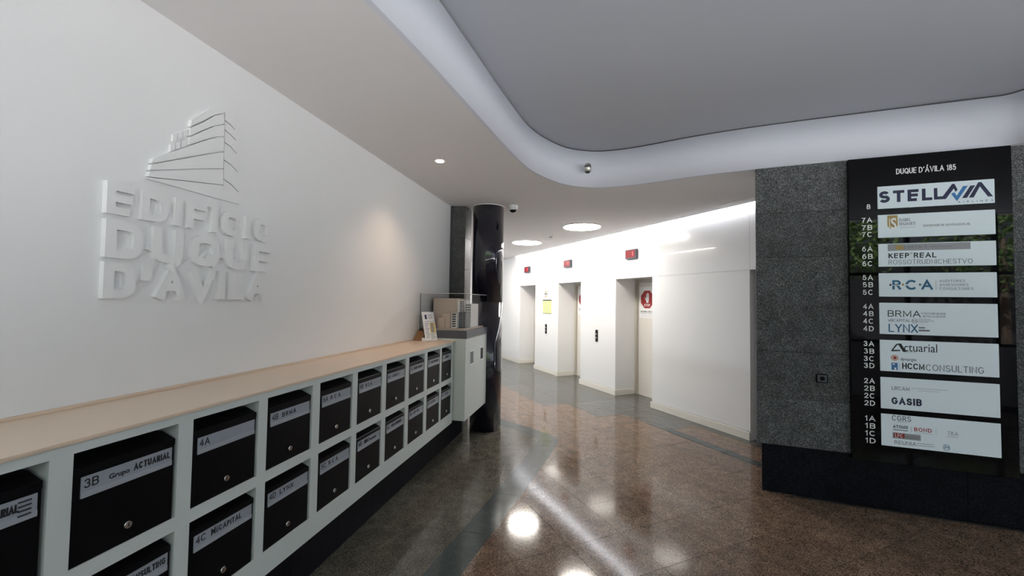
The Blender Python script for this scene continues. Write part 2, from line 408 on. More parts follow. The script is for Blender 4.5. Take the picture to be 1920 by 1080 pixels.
# step-shaped lobby paving and red tiles (W coordinates)
gx, gy, gp = 2.006, -1.115, .4245
def l2w(p): return conv(L, W, *p)
zx = [5.0, 5.855, 4.15]
zig = [(12.45, -3.18), (5.86, -3.20), (5.86, -3.625), (5.0, -3.625), (5.0, -4.065), (2.2, -4.085)]
red = [l2w(p) for p in outer[:-1]] + [(12.45, 1.0-2.2)] + zig
red += [conv(S, W, -.9, -4.26), conv(S, W, -6.5, -4.26), conv(S, W, -6.5, 1.2)]
nx = lay(red, W, gx-14*gp, gp, 40, gy-16*gp, gp, 38, 'tile', 'red', .004)
wl = [(12.45, -3.18), (5.86, -3.20), (5.86, -3.625), (5.0, -3.625), (5.0, -4.065), (4.155, -4.085), (4.155, -4.62), (3.0, -4.62), (3.0, -5.3), (12.45, -5.3)]
lay(wl, W, 3.3, .851, 12, -5.35, .4245*2, 3, 'lobby_stone', 'lobby')
lay([(2.2, -4.087), (4.155, -4.087), (4.155, -4.21), (2.2, -4.21)], W, 1.6, .851, 4, -4.3, 1, 1, 'strip_stone', 'band')
lay([(2.2, -4.213), (4.152, -4.213), (4.152, -4.618), (2.2, -4.618)], W, gx-2*gp, gp, 10, -4.7, .55, 1, 'tile', 'red')
# ---- ceilings
def flat(pts, z0, z1): bm = B(); prism(bm, [(p.x, p.y) for p in pts], z0, z1); return bm
bm = B(); n = len(contour)
def nrm(i):
    a = contour[max(i-1, 0)]; b = contour[min(i+1, n-1)]; d = Vector((b[0]-a[0], b[1]-a[1])).normalized(); return Vector((-d.y, d.x))
# fascia: a band of real thickness standing on the edge of the low ceiling
fr_, bk_ = [], []
for i, p in enumerate(contour):
    nn = nrm(i); c = Vector((0, -1)); q = Vector(p)
    out = nn if (nn.dot(Vector((-.8, -1.5))-q) < 0) else -nn
    fr_.append(q); bk_.append(q+out*.03)
low = [S.w(*p) for p in bk_] + [S.w(-6.6, 1.1), S.w(-6.6, -4.5), S.w(-1.3, -4.6), W.w(2.6, -4.70), W.w(12.6, -4.70), W.w(12.6, 1.2), L.w(5.3, 4.2), L.w(5.3, 2.05), S.w(1.9, 1.1)]
bmc = flat(low, CEIL, CEIL+.10); ceiling = link('ceiling', bmc, 'ceil'); ceiling['kind'] = 'structure'
for A_, z0, z1 in (((fr_, bk_), CEIL, TOP),):
    v = [[bm.verts.new((a.x, a.y, z)) for a in P for z in ()] for P in ()]
    f0 = [bm.verts.new((a.x, a.y, z0)) for a in fr_]; f1 = [bm.verts.new((a.x, a.y, z1)) for a in fr_]
    b0 = [bm.verts.new((a.x, a.y, z0)) for a in bk_]; b1 = [bm.verts.new((a.x, a.y, z1)) for a in bk_]
    for i in range(n-1):
        for q in ((f0[i], f0[i+1], f1[i+1], f1[i]), (b0[i], b1[i], b1[i+1], b0[i+1]), (f1[i], f1[i+1], b1[i+1], b1[i]), (f0[i], b0[i], b0[i+1], f0[i+1])):
            f = bm.faces.new(q); f.smooth = False
bmesh.ops.recalc_face_normals(bm, faces=bm.faces)
for f in bm.faces:
    if abs(f.normal.z) < .1: f.smooth = True
fas = struct('trim_1', S, bm, 'fascia')
bm = B()
for i in range(n-1):
    a, b = fr_[i], fr_[i+1]; c, d = bk_[i+1], bk_[i]
    aa = a+(d-a)*.3; bb = b+(c-b)*.3
    prism(bm, [(aa.x, aa.y), (bb.x, bb.y), (c.x, c.y), (d.x, d.y)], TOP, TOP+.014)
struct('shadow_gap_strip', S, bm, 'gap')  # dark strip painted in for the shadow gap between fascia and ceiling
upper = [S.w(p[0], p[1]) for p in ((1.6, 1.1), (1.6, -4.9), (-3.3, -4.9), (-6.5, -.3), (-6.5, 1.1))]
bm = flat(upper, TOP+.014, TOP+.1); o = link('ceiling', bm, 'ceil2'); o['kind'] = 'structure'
# ---- left wall with its end pillar
bm = bx(-.95, 5.14, 1.92, 2.07, 0, CEIL); struct('wall_left', L, bm, 'plaster')
bm = bx(5.14, 5.42, 1.88, 2.3, 0, CEIL); wp = struct('wall_left_end', L, bm, 'gap')
for i in range(7):
    z0 = .415*i+.002; z1 = min(.415*(i+1)-.002, CEIL)
    child('granite_slab', bx(5.142, 5.40, 1.71, 1.92, z0, z1), 'pillar', wp)
bm = bx(5.22, 5.36, 2.0, 4.3, 0, CEIL); struct('wall_rear_left', L, bm, 'plaster')
struct('wall_back', W, bx(12.45, 12.6, -5.4, 1.4, 0, CEIL+.2), 'plaster')
# dark plinth below the letter boxes
bm = bx(-.9, 5.1, 1.679, 1.92, 0, .374); pl = struct('baseboard_left', L, bm, 'slab')
for i in range(14):
    x1 = 5.04-.4255*i+.0; x0 = x1-.4255
    if x0 < -.95: break
    child('granite_slab', bx(x0+.0015, x1-.0015, 1.675, 1.6788, .001, .373), 'plinth', pl)
# ---- directory wall (pier) of grey granite courses
pcorner = conv(S, W, -.745, -4.32)
core = [(-.765, -4.325), (-6.5, -4.325), (-6.5, -4.6), (-1.45, -4.75)]
bm = B(); prism(bm, core, .415, CEIL-.001); wr = struct('wall_right', S, bm, 'gap')
xs = [-.742, -2.44, -3.70, -4.95, -6.2]
zs = [.419, .834, 1.245, 1.66, 2.09, 2.49, CEIL-.004]
for a, b in zip(zs, zs[1:]):
    for x1, x0 in zip(xs, xs[1:]):
        child('granite_slab', bx(x0+.0015, x1-.0015, -4.325, -4.30, a+.0015, b-.0015), 'flamed', wr)
    bm = B(); prism(bm, [(-.742, -4.30), (-.742, -4.327), (-1.42, -4.76), (-1.45, -4.73), (-.785, -4.327)], a+.0015, b-.0015); child('granite_slab', bm, 'flamed', wr)
bm = B(); prism(bm, [(-.80, -4.33), (-6.5, -4.33), (-6.5, -4.6), (-1.45, -4.72)], 0, .415); bb = struct('baseboard_right', S, bm, 'slab')
for i in range(12):
    x1 = -.777-.4635*i; x0 = x1-.4635
    child('granite_slab', bx(x0+.0015, x1-.0015, -4.3298, -4.305, .001, .415), 'plinth', bb)
# ---- lift wall: white glass panels, openings, skirting
FY = -4.76
opens = [(5.12, 6.04), (7.17, 8.08), (9.21, 10.12)]
exitdoor = (2.62, 3.44)
LZ = 2.095
bm = B()
segs = []; cur = 3.44
for a, b in opens: segs.append((cur, a)); cur = b
segs.append((cur, 12.45))
for a, b in segs: box(bm, a, b, -5.35, FY-.012, 0, LZ)
box(bm, 2.3, 2.62, -5.35, FY-.012, 0, LZ)
box(bm, 2.3, 12.45, -5.35, FY-.012, LZ, CEIL+.16)
ww = struct('wall_lift', W, bm, 'wglass')
# face panels proud by 12 mm
def pan(x0, x1, z0, z1): child('panel', bx(x0+.0015, x1-.0015, FY-.012, FY, z0+.0015, z1-.0015), 'wglass', ww)
for a, b in segs[:-1]: pan(a, b, .105, LZ+.09 if False else LZ)
pan(10.12, 11.30, .105, LZ); pan(11.30, 12.45, .105, LZ)
cuts = [2.3, 3.44, 5.13, 7.17, 9.21, 11.30, 12.45]
for a, b in zip(cuts, cuts[1:]): pan(a, b, LZ, CEIL+.15)
for a, b in segs:      # skirting with return into the lift recess
    bm = bx(a-.0, b+.018 if b < 12 else b, FY, FY+.018, 0, .10, bev=.004)
    if a > 4: box(bm, a-.018, a, -5.19, FY+.018, 0, .10, bev=.004)
    struct('baseboard_lift', W, bm, 'skirt')
# lift doors
def lift(idx, a, b):
    d = bpy.data.objects.new('door_%d' % idx, None); sc.collection.objects.link(d); d.rotation_euler = (0, 0, W.rz); d['kind'] = 'structure'
    bm = bx(a+.001, a+.05, -5.30, -5.20, 0, LZ-.001); box(bm, b-.05, b-.001, -5.30, -5.20, 0, LZ-.001); box(bm, a+.05, b-.05, -5.30, -5.20, LZ-.05, LZ-.001)
    child('door_frame', bm, 'frame', d)
    mid = (a+b)/2
    for x0, x1 in ((a+.052, mid-.0015), (mid+.0015, b-.052)):
        child('door_leaf', bx(x0, x1, -5.275, -5.245, .008, LZ-.052), 'door', d)
    child('sill', bx(a+.05, b-.05, -5.30, -5.20, 0.001, .006), 'steel', d)
    return d
doors = [lift(i+1, a, b) for i, (a, b) in enumerate(opens)]
# stop stickers on the doors (text runs towards -x)
for d, (a, b), cx in zip(doors[:3], opens, (5.765, 7.80, 9.84)):
    y = -5.2445; cz = 1.735; R = .172
    st = child('sticker', bx(cx-.20, cx+.20, y, y+.0008, 1.40, 1.96), 'whitep', d, 'white sheet with a red stop octagon')
    bm = B(); prism(bm, [(cx+R*math.cos(math.pi/8+k*math.pi/4), cz+R*math.sin(math.pi/8+k*math.pi/4)) for k in range(8)], y+.0008, y+.0016, 'y'); child('octagon', bm, 'redp', st)
    bm = B()
    P = lambda pts: prism(bm, [(cx-.01-u, cz+.0+v) for u, v in pts], y+.0016, y+.0024, 'y')
    P([(-.030, -.060), (.022, -.060), (.034, -.005), (.036, .045), (-.034, .045), (-.036, -.01)])
    for u, h in ((-.034, .095), (-.0155, .118), (.003, .122), (.0215, .105)): P([(u, .040), (u+.0145, .040), (u+.0145, h-.006), (u+.010, h), (u+.004, h), (u, h-.006)])
    P([(-.034, -.03), (-.075, .030), (-.066, .042), (-.030, .005)])
    child('hand', bm, 'whitep', st)
    child('lettering', stext('STOP', cx+.075, cx-.075, cz-.125, cz-.080, y+.002, t=.2), 'whitep', st)
    child('lettering', stext('AGUARDE A SUA VEZ', cx+.175, cx-.175, 1.500, 1.530, y+.0012, t=.18), 'ink', st)
    bm = B(); box(bm, cx-.175, cx+.175, y+.0008, y+.0016, 1.478, 1.483); box(bm, cx-.15, cx+.15, y+.0008, y+.0016, 1.44, 1.443); child('rule', bm, 'inkgrey', st)
# exit door beside the granite pier
d = bpy.data.objects.new('door_4', None); sc.collection.objects.link(d); d.rotation_euler = (0, 0, W.rz); d['kind'] = 'structure'
a, b = exitdoor
bm = bx(b-.045, b, -4.95, -4.88, 0, LZ); box(bm, a, a+.045, -4.95, -4.88, 0, LZ); box(bm, a+.045, b-.045, -4.95, -4.88, LZ-.05, LZ); child('door_frame', bm, 'greydoor', d)
child('door_leaf', bx(a+.047, b-.047, -4.93, -4.89, .008, LZ-.052), 'frame', d)
# ---- entrance glazing behind the camera, side wall, street outside
struct('wall_entrance', S, box(bx(-6.6, 1.9, 1.1, 1.25, 0, 1.0), -6.6, 1.9, 1.1, 1.25, TOP, TOP+.2), 'plaster')
wn = bpy.data.objects.new('window_1', None); sc.collection.objects.link(wn); wn.rotation_euler = (0, 0, S.rz); wn['kind'] = 'structure'
bm = B()
for x in (-6.5, -5.3, -4.1, -2.9, -1.7, -.5, .7, 1.75): box(bm, x-.03, x+.03, 1.12, 1.20, 1.0, TOP)
box(bm, -6.6, 1.8, 1.12, 1.2, 1.0, 1.05); box(bm, -6.6, 1.8, 1.12, 1.2, 2.25, 2.31); child('window_frame', bm, 'facade', wn)
bm = bx(-6.65, -6.5, -4.6, 1.1, 0, 1.1); box(bm, -6.65, -6.5, -4.6, 1.1, 3.0, TOP+.1); box(bm, -6.65, -6.5, -4.6, -3.6, 1.1, 3.0); struct('wall_far_right', S, bm, 'plaster')
wn = bpy.data.objects.new('added_light_window', None); sc.collection.objects.link(wn); wn.rotation_euler = (0, 0, S.rz); wn['kind'] = 'structure'  # unseen window, added to throw daylight on the left wall and fascia
bm = B()
for y in (-3.55, -2.0, -.45, 1.05): box(bm, -6.62, -6.54, y-.03, y+.03, 1.1, 3.0)
child('window_frame', bm, 'facade', wn)
bm = bx(-30, 25, 1.3, 40, -.3, -.15); box(bm, -30, -6.7, -20, 1.3, -.3, -.15); struct('ground', S, bm, 'pave')
struct('added_dark_wall', S, bx(-26, 12, 9.5, 10, -.15, 3.1), 'facade')  # unseen dark wall, added so the board mirrors dark below the tree crowns
def tree(x, y, h, r, label):
    t = Thing('tree', S, (x, y, -.15), label, 'tree', None)
    bm = B(); lathe(bm, [(.16, 0), (.12, h*.3), (.09, h*.55), (.04, h*.8)], (x, y, -.15), 10); t.part('trunk', bm, 'bark')
    bm = B()
    for k in range(1800):
        th = random.uniform(0, 6.283); ph = math.acos(random.uniform(-1, 1)); rr = r*random.uniform(.35, 1)**.6
        c = Vector((x+rr*math.sin(ph)*math.cos(th), y+rr*math.sin(ph)*math.sin(th), h*.72+rr*.75*math.cos(ph)))
        s_ = random.uniform(.06, .13); q = Matrix.Rotation(random.uniform(0, 6), 3, Vector((random.uniform(-1, 1), random.uniform(-1, 1), random.uniform(-1, 1))).normalized())
        bm.faces.new([bm.verts.new(c+q @ Vector(v)*s_) for v in ((-1, 0, 0), (0, -.5, .15), (1, 0, 0), (0, .5, .15))])
    t.part('crown', bm, 'leaf')
tree(-4.6, 6.6, 4.7, 1.6, 'leafy street tree mirrored at the left edge of the black directory board')
tree(-8.9, 7.4, 4.8, 1.8, 'leafy street tree mirrored between the white name panels of the directory board')
tree(-.2, 7.4, 4.8, 1.6, 'leafy street tree outside the entrance glazing, farther from the directory board')
# ================================================================== LIGHTS
def downlight(x, y, label):
    t = Thing('ceiling_light', W, (x, y, CEIL), label, 'ceiling light', 'large round ceiling lights in the lift lobby')
    bm = B(); lathe(bm, [(.315, 0), (.322, -.006), (.315, -.012), (.300, -.012)], (x, y, CEIL), 48); t.part('trim_ring', bm, 'trimw')
    bm = B(); lathe(bm, [(.299, -.0125), (.295, -.018), (.20, -.026), (.05, -.029)], (x, y, CEIL), 48); t.part('diffuser', bm, 'lamp')
downlight(5.69, -3.787, 'large round lit ceiling light nearest the camera, before the nearest lift door')
downlight(7.742, -3.787, 'large round lit ceiling light between the nearer light and the black column')
downlight(9.79, -3.787, 'large round lit ceiling light hidden behind the top of the black column')
# cold strip in the slot above the lift wall
t = Thing('cove_light', W, (3.0, -4.73, CEIL+.10), 'long cold white light strip in the slot above the white lift wall', 'strip light')
t.part('light_strip', bx(3.3, 10.3, -4.718, -4.702, CEIL+.0005, CEIL+.015), 'cove')
t.part('housing', bx(3.2, 12.4, -4.758, -4.60, CEIL+.136, CEIL+.15), 'ceil')
t = Thing('linear_light', W, (7.5, -1.83, CEIL), 'slim lit ceiling light behind the granite pillar, mirrored in the white wall', 'ceiling light')
t.part('diffuser', bx(6.4, 8.6, -1.86, -1.80, CEIL-.012, CEIL), 'lamp')
t = Thing('spotlight', L, (3.446, 1.40, CEIL), 'small recessed warm spotlight in the low ceiling by the white wall', 'spotlight')
bm = B(); lathe(bm, [(.052, 0), (.053, -.004), (.040, -.006), (.036, -.004)], (3.446, 1.40, CEIL), 24); t.part('trim_ring', bm, 'trimw')
t.part('bulb', cyl(B(), (3.446, 1.40, CEIL-.006), .035, .006), 'spotm')
def spot(fr, x, y, z, tgt, power, col, size, blend=.9, r=.03):
    l = bpy.data.lights.new('spot_lamp', 'SPOT'); l.energy = power; l.color = col; l.spot_size = size; l.spot_blend = blend; l.shadow_soft_size = r
    o = bpy.data.objects.new('spot_lamp', l); sc.collection.objects.link(o); p = fr.w(x, y, z); o.location = p
    o.rotation_euler = (fr.w(*tgt)-p).to_track_quat('-Z', 'Y').to_euler()
spot(L, 3.446, 1.40, CEIL-.02, (3.446, 1.55, 0), 26, (1, .72, .50), 1.9)
# ================================================================== LETTER BOX UNIT
YF = 1.49
cx0 = [.567, .929, 1.292, 1.650, 2.018, 2.380, 2.745, 3.111, 3.475, 3.822]
cx1 = [.877, 1.239, 1.600, 1.956, 2.318, 2.680, 3.035, 3.372, 3.722, 4.092]
cx1 = [x+.307 for x in cx0[:-1]]+[4.105]
UX0, UX1 = .515, 4.148
cb = Thing('letterbox_cabinet', L, ((UX0+UX1)/2, YF, .375), 'long white pigeonhole unit on the dark granite plinth holding black letter boxes', 'cabinet')
cb.part('bottom_board', bx(UX0, UX1, YF, 1.92, .375, .487), 'cabinet')
cb.part('top_board', bx(UX0, UX1, YF, 1.92, 1.190, 1.219), 'cabinet')
cb.part('middle_board', bx(UX0, UX1, YF+.001, 1.92, .806, .855), 'cabinet')
cb.part('back_board', bx(UX0, UX1, 1.905, 1.919, .487, 1.19), 'cabinet')
ed = [UX0]
for i in range(len(cx0)):
    x0 = UX0 if i == 0 else cx1[i-1]
    for z0, z1 in ((.487, .806), (.855, 1.19)): cb.part('divider', bx(x0, cx0[i], YF, 1.905, z0, z1), 'cabinet')
for z0, z1 in ((.487, .806), (.855, 1.19)): cb.part('divider', bx(cx1[-1], UX1, YF, 1.905, z0, z1), 'cabinet')
wt = Thing('countertop', L, (2, 1.7, 1.219), 'long pale beige worktop lying on the white letter box unit', 'countertop')
wt.part('top', bx(UX0, 4.196, YF-.004, 1.92, 1.219, 1.231, bev=.002), 'laminate')
wt.part('upstand', bx(UX0, 4.196, 1.905, 1.92, 1.231, 1.243, bev=.002), 'laminate')
def letterbox(x0, z0, wd, hh, label):
    t = Thing('letter_box', L, (x0, YF, z0), label, 'letter box', 'black letter boxes in the white unit')
    y0 = YF+.004
    bm = B(); prism(bm, [(y0, z0+.001), (y0, z0+hh), (y0+.055, z0+hh+.022), (1.88, z0+hh+.022), (1.88, z0+.001)], x0+.002, x0+min(wd, .307)-.011, 'x'); t.part('body', bm, 'black')
    f = t.part('mail_flap', bx(x0+.003, x0+min(wd, .307)-.011, y0-.003, y0, z0+hh-.022, z0+hh-.001), 'blackflap')
    t.part('flap_edge', bx(x0+.003, x0+min(wd, .307)-.011, y0-.004, y0-.002, z0+hh-.0015, z0+hh), 'plate' if x0 > 2.3 else 'blackflap', f)  # far edges grey: the highlight on them is put into the colour
    lp = t.part('label_plate', bx(x0+.022, x0+min(.287, wd-.018), y0-.003, y0, z0+.195, z0+.257), 'plate')
    t.part('label_holder', bx(x0+.022, x0+min(.287, wd-.018), y0-.005, y0-.003, z0+.195, z0+.212), 'plate2', lp)
    k = t.part('lock', cyl(B(), (x0+.151, y0-.004, z0+.055), .011, .010, 'y', 20), 'chrome')
    t.part('keyhole', bx(x0+.1495, x0+.1525, y0-.0098, y0-.0085, z0+.049, z0+.061), 'ink', k)
    return t, lp
names_top = [('3A', 'Grupo ACTUARIAL', .84, 'black letter box at the left end of the upper row, tape on its label'),
 ('3B', 'Grupo ACTUARIAL', 1, 'black letter box labelled 3B Grupo ACTUARIAL in the upper row'),
 ('4A', '', 0, 'black letter box labelled only 4A in the upper row'),
 ('4B', 'BRMA', .5, 'black letter box labelled 4B BRMA in the upper row'),
 ('5A', 'R C A', .5, 'black letter box labelled 5A RCA in the upper row'),
 ('5B', 'R C A', .42, 'black letter box of the upper row, right of the 5A RCA box'),
 ('6A', 'CONTA-T', .6, 'black letter box, fourth from the right end of the upper row'),
 ('7A', 'ISABEL SEIJANES', .9, 'black letter box, third from the right end of the upper row'),
 ('7B', 'SOC ADVOGADOS', .9, 'black letter box, second from the right end of the upper row'),
 ('8', 'AIRLINES', .65, 'black letter box at the right end of the upper row')]
names_low = [('3C', 'dynargie', .6, 'black letter box at the hidden left end of the lower row'),
 ('3D', 'HCCM CONSULTING', 1, 'black letter box whose label ends in LTING, lower row under the 3B box'),
 ('4C', 'MiiCAPITAL', .75, 'black letter box labelled 4C MiiCAPITAL in the lower row'),
 ('4D', 'LYNX', .48, 'black letter box labelled 4D LYNX in the lower row'),
 ('5C', 'R C A', .45, 'black letter box labelled 5C RCA in the lower row'),
 ('6B', 'CONTA-T Associados', .8, 'black letter box of the lower row, right of the 5C RCA box'),
 ('6C', 'ROSSOTRUDNICH', .85, 'black letter box, fourth from the right end of the lower row'),
 ('2A', 'LRCAM', .6, 'black letter box, third from the right end of the lower row'),
 ('2D', 'GASIB', .55, 'black letter box, second from the right end of the lower row'),
 ('1A', 'CGRS', .6, 'black letter box at the right end of the lower row')]
for row, z0, hh in ((names_top, .855, .286), (names_low, .487, .278)):
    for i, (num, nm, frac, lab) in enumerate(row):
        wd = cx1[i]-cx0[i]; x0 = cx0[i]
        t, lp = letterbox(x0, z0, wd, hh, lab)
        yy = YF+.004-.0034; xa = x0+.029; xb = x0+min(.280, wd-.026); zz = z0+.219
        t.part('lettering', stext(num, xa, None, zz+.003, zz+.030, yy, t=.14, gap=.14), 'ink', lp)
        if nm:
            s0 = xa+.064; s1 = s0+(xb-s0)*frac
            up = nm.replace('Grupo ', '').replace('Associados', '')
            if 'Grupo' in nm: t.part('lettering', textbm('Grupo', s0, s0+.058, zz-.001, zz+.020, yy, bold=.025), 'ink', lp); s0 += .070
            if nm.startswith('Mii'): t.part('lettering', textbm('Mii', s0, s0+.030, zz+.003, zz+.030, yy, bold=.008), 'ink', lp); s0 += .034; up = 'CAPITAL'
            if 'Assoc' in nm: t.part('lettering', textbm('Associados', s0+.065, s1, zz+.003, zz+.022, yy, bold=.01), 'ink', lp); s1 = s0+.06; up = 'CONTA-T'
            if nm == 'dynargie': t.part('lettering', textbm(nm, s0, s1, zz-.001, zz+.026, yy), 'ink', lp)
            else: t.part('lettering', stext(up, s0, s1, zz+.004, zz+.026, yy, t=.19, gap=.22), 'ink', lp)
        if i == 0 and row is names_top:
            bm = B()
            for k in range(4): box(bm, x0+wd-.060, x0+wd-.034, YF-.004, YF-.001, z0+.210+k*.012, z0+.213+k*.012)
            t.part('tape_stripe', bm, 'ink', lp)
# ================================================================== PEDESTAL, SLAB, GLASS CASE, MODEL
PX0, PX1, PY = 4.20, 5.035, 1.37
pd = Thing('display_pedestal', L, (4.6, 1.6, .385), 'white wall-hung display pedestal with dark grey top, between letter boxes and black column', 'pedestal')
bm = B(); box(bm, PX0, PX1, PY, 1.918, .385, 1.252); pd.part('body', bm, 'cabinet')
for (x, w_, m_) in ((4.36, .11, 'inkgrey'), (4.765, .10, 'ink')):
    z0, z1 = (.965, 1.095)
    q = pd.part('socket_frame', bx(x-.012, x+w_+.012, PY-.004, PY, z0-.014, z1+.014), 'whitep'); pd.part('socket', bx(x, x+w_, PY-.006, PY-.0035, z0, z1), m_, q)
pd.part('slab', bx(PX0-.004, PX1, PY-.008, 1.918, 1.252, 1.335, bev=.004), 'slab', label='dark grey slab top')
gc = Thing('glass_case', L, (4.6, 1.6, 1.336), 'clear glass display case over the building model', 'glass case')
GX0, GX1, GY0, GY1, GZ0, GZ1 = 4.206, 5.02, 1.375, 1.90, 1.3355, 1.735; tg = .006
gc.part('glass_pane', bx(GX0, GX0+tg, GY0+tg, GY1-tg, GZ0, GZ1-tg), 'glass')
gc.part('glass_pane', bx(GX1-tg, GX1, GY0+tg, GY1-tg, GZ0, GZ1-tg), 'glass')
gc.part('glass_pane', bx(GX0, GX1, GY0, GY0+tg, GZ0, GZ1-tg), 'glass')
gc.part('glass_pane', bx(GX0, GX1, GY1-tg, GY1, GZ0, GZ1-tg), 'glass')
gc.part('glass_pane', bx(GX0, GX1, GY0, GY1, GZ1-tg, GZ1), 'glass')
e = B()
e1 = .0035
box(e, GX0-.001, GX0+e1, GY0, GY1, GZ1-.003, GZ1+.001); box(e, GX0, GX1, GY0-.001, GY0+e1, GZ1-.003, GZ1+.001)
gc.part('polished_edge', e, 'hair')
e = B(); box(e, GX0-.001, GX0+.003, GY1-.004, GY1+.001, GZ0, GZ1)
gc.part('silicone_joint', e, 'inkgrey')
e = B(); box(e, GX0-.001, GX0+.002, GY0-.001, GY0+.002, GZ0, GZ1); gc.part('silicone_joint', e, 'inkpale')
am = Thing('architectural_model', L, (4.6, 1.6, 1.336), 'beige and dark scale model of the office building inside the glass case', 'model')
am.part('base_board', bx(4.24, 4.98, 1.40, 1.885, 1.3358, 1.352), 'model')
am.part('rear_block', bx(4.50, 4.90, 1.585, 1.87, 1.352, 1.685), 'model')
t1 = am.part('tower', bx(4.52, 4.75, 1.50, 1.583, 1.352, 1.665), 'modelw')
am.part('tower', bx(4.56, 4.86, 1.435, 1.498, 1.352, 1.625), 'modelw')
def windows(x0, y0, y1, z0, z1, nz, ny, par=None):
    bm = B(); dz = (z1-z0)/nz; dy = (y1-y0)/ny
    for i in range(nz):
        for j in range(ny): box(bm, x0-.002, x0, y0+j*dy+dy*.15, y0+(j+1)*dy-dy*.15, z0+i*dz+dz*.25, z0+(i+1)*dz-dz*.1)
    o = am.part('window_row', bm, 'modeld', par); o['kind'] = 'stuff'
windows(4.52, 1.50, 1.555, 1.53, 1.655, 6, 3, t1)
windows(4.56, 1.435, 1.498, 1.40, 1.62, 8, 3)
am.part('low_block', bx(4.30, 4.40, 1.655, 1.73, 1.352, 1.47), 'model')
am.part('low_block', bx(4.32, 4.46, 1.595, 1.68, 1.352, 1.515), 'model')
q = am.part('front_tower', bx(4.36, 4.56, 1.53, 1.594, 1.352, 1.516), 'modelw'); windows(4.36, 1.533, 1.594, 1.36, 1.515, 6, 1, q)
q = am.part('front_tower', bx(4.42, 4.72, 1.44, 1.53, 1.352, 1.53), 'modeld')
bm = B()
for k in range(7): box(bm, 4.417, 4.42, 1.44, 1.53, 1.37+k*.0225, 1.374+k*.0225)
for k in range(5): box(bm, 4.416, 4.42, 1.445+k*.019, 1.449+k*.019, 1.36, 1.528)
am.part('window_grid', bm, 'greyp', q)
# leaning leaflet stand on the worktop
TL, TR, BR, BL = (4.115, 1.845, 1.530), (4.262, 1.772, 1.530), (4.168, 1.679, 1.2322), (4.02, 1.75, 1.2322)
ps = Thing('leaflet_stand', L, (4.09, 1.71, 1.232), 'white printed card leaning on a brown wooden easel on the worktop beside the glass case', 'card stand')
def quadprism(c4, th, off=0):
    a, b, c, d = [Vector(v) for v in c4]; n_ = (b-a).cross(d-a).normalized()
    if n_.x > 0: n_ = -n_
    bm = B(); f = [bm.verts.new(v+n_*off) for v in (a, b, c, d)]; g = [bm.verts.new(v+n_*(off+th)) for v in (a, b, c, d)]
    bm.faces.new(f); bm.faces.new(g[::-1])
    for i in range(4): bm.faces.new((f[i], g[i], g[(i+1) % 4], f[(i+1) % 4]))
    bmesh.ops.recalc_face_normals(bm, faces=bm.faces); return bm
def card(u0, u1, v0, v1):
    a, b, c, d = [Vector(v) for v in (TL, TR, BR, BL)]
    P = lambda u, v: (a*(1-u)+b*u)*(1-v)+(d*(1-u)+c*u)*v
    return [P(u0, v0), P(u1, v0), P(u1, v1), P(u0, v1)]
cd = ps.part('card', quadprism(card(0, 1, 0, 1), .004), 'paper')
ps.part('picture', quadprism(card(.52, .92, .38, .74), .0008, .004), 'yellow', cd)
ps.part('picture', quadprism(card(.60, .80, .40, .72), .0008, .0048), 'greyp', cd)
ps.part('picture', quadprism(card(.20, .36, .10, .26), .0008, .004), 'navy', cd)
bms = []
for k in range(9):
    v = .40+k*.06; bms.append(quadprism(card(.12, .46 - .05*(k % 3), v, v+.018), .0006, .004))
for k in range(4):
    v = .10+k*.045; bms.append(quadprism(card(.46, .88-.07*(k % 2), v, v+.014), .0006, .004))
for k in range(4):
    v = .78+k*.05; bms.append(quadprism(card(.50, .9-.08*(k % 2), v, v+.016), .0006, .004))
bms.append(quadprism(card(.14, .9, .33, .345), .0006, .004)); ps.part('print_line', merge(bms), 'inkgrey', cd)
bm = B(); a = Vector(BL)+Vector((.02, .02, 0))
prism(bm, [(4.03, 1.2315), (4.14, 1.2315), (4.165, 1.33), (4.145, 1.33)], 1.80, 1.895, 'y'); ps.part('easel', bm, 'wood')
ps.part('support_foot', bx(4.04, 4.16, 1.76, 1.80, 1.2315, 1.262), 'paper')
# ================================================================== COLUMN
cc = (5.262, 1.43); R = .205
ct = Thing('column', L, (cc[0], cc[1], 0), 'tall round polished black column between the display pedestal and the lift lobby', 'column')
bm = B(); lathe(bm, [(R, .002), (R, 1.645)], (cc[0], cc[1], 0), 64); ct.part('shaft', bm, 'column')
bm = B(); lathe(bm, [(R, 1.649), (R, CEIL-.012)], (cc[0], cc[1], 0), 64); ct.part('shaft', bm, 'column')
bm = B(); lathe(bm, [(R-.004, 1.644), (R-.004, 1.65)], (cc[0], cc[1], 0), 64); ct.part('joint', bm, 'gap')
bm = B(); lathe(bm, [(R+.004, CEIL-.012), (R+.004, CEIL-.001)], (cc[0], cc[1], 0), 64); ct.part('collar', bm, 'trimw')
# ================================================================== CAMERAS, DETECTOR
x, y = 5.21, 1.085
t = Thing('dome_camera', L, (x, y, CEIL), 'white dome camera under the low ceiling beside the black column', 'security camera')
bm = B(); lathe(bm, [(.060, 0), (.062, -.01), (.060, -.045), (.056, -.05)], (x, y, CEIL), 32); t.part('housing', bm, 'camw')
bm = B(); lathe(bm, [(.052, -.05), (.050, -.065), (.042, -.082), (.028, -.094), (.010, -.10)], (x, y, CEIL), 32); t.part('dome', bm, 'camd')
bm = B(); lathe(bm, [(.0545, -.048), (.0535, -.062), (.0525, -.066), (.0515, -.066)], (x, y, CEIL), 32); t.part('ring', bm, 'camw')
x, y, z = .825, -4.425, 3.10
t = Thing('bullet_camera', S, (x, y, z), 'small metal sensor camera on the curved white fascia', 'security camera')
t.part('bracket', cyl(B(), (x+.012, y+.006, z), .028, .03, 'y', 24), 'camw')
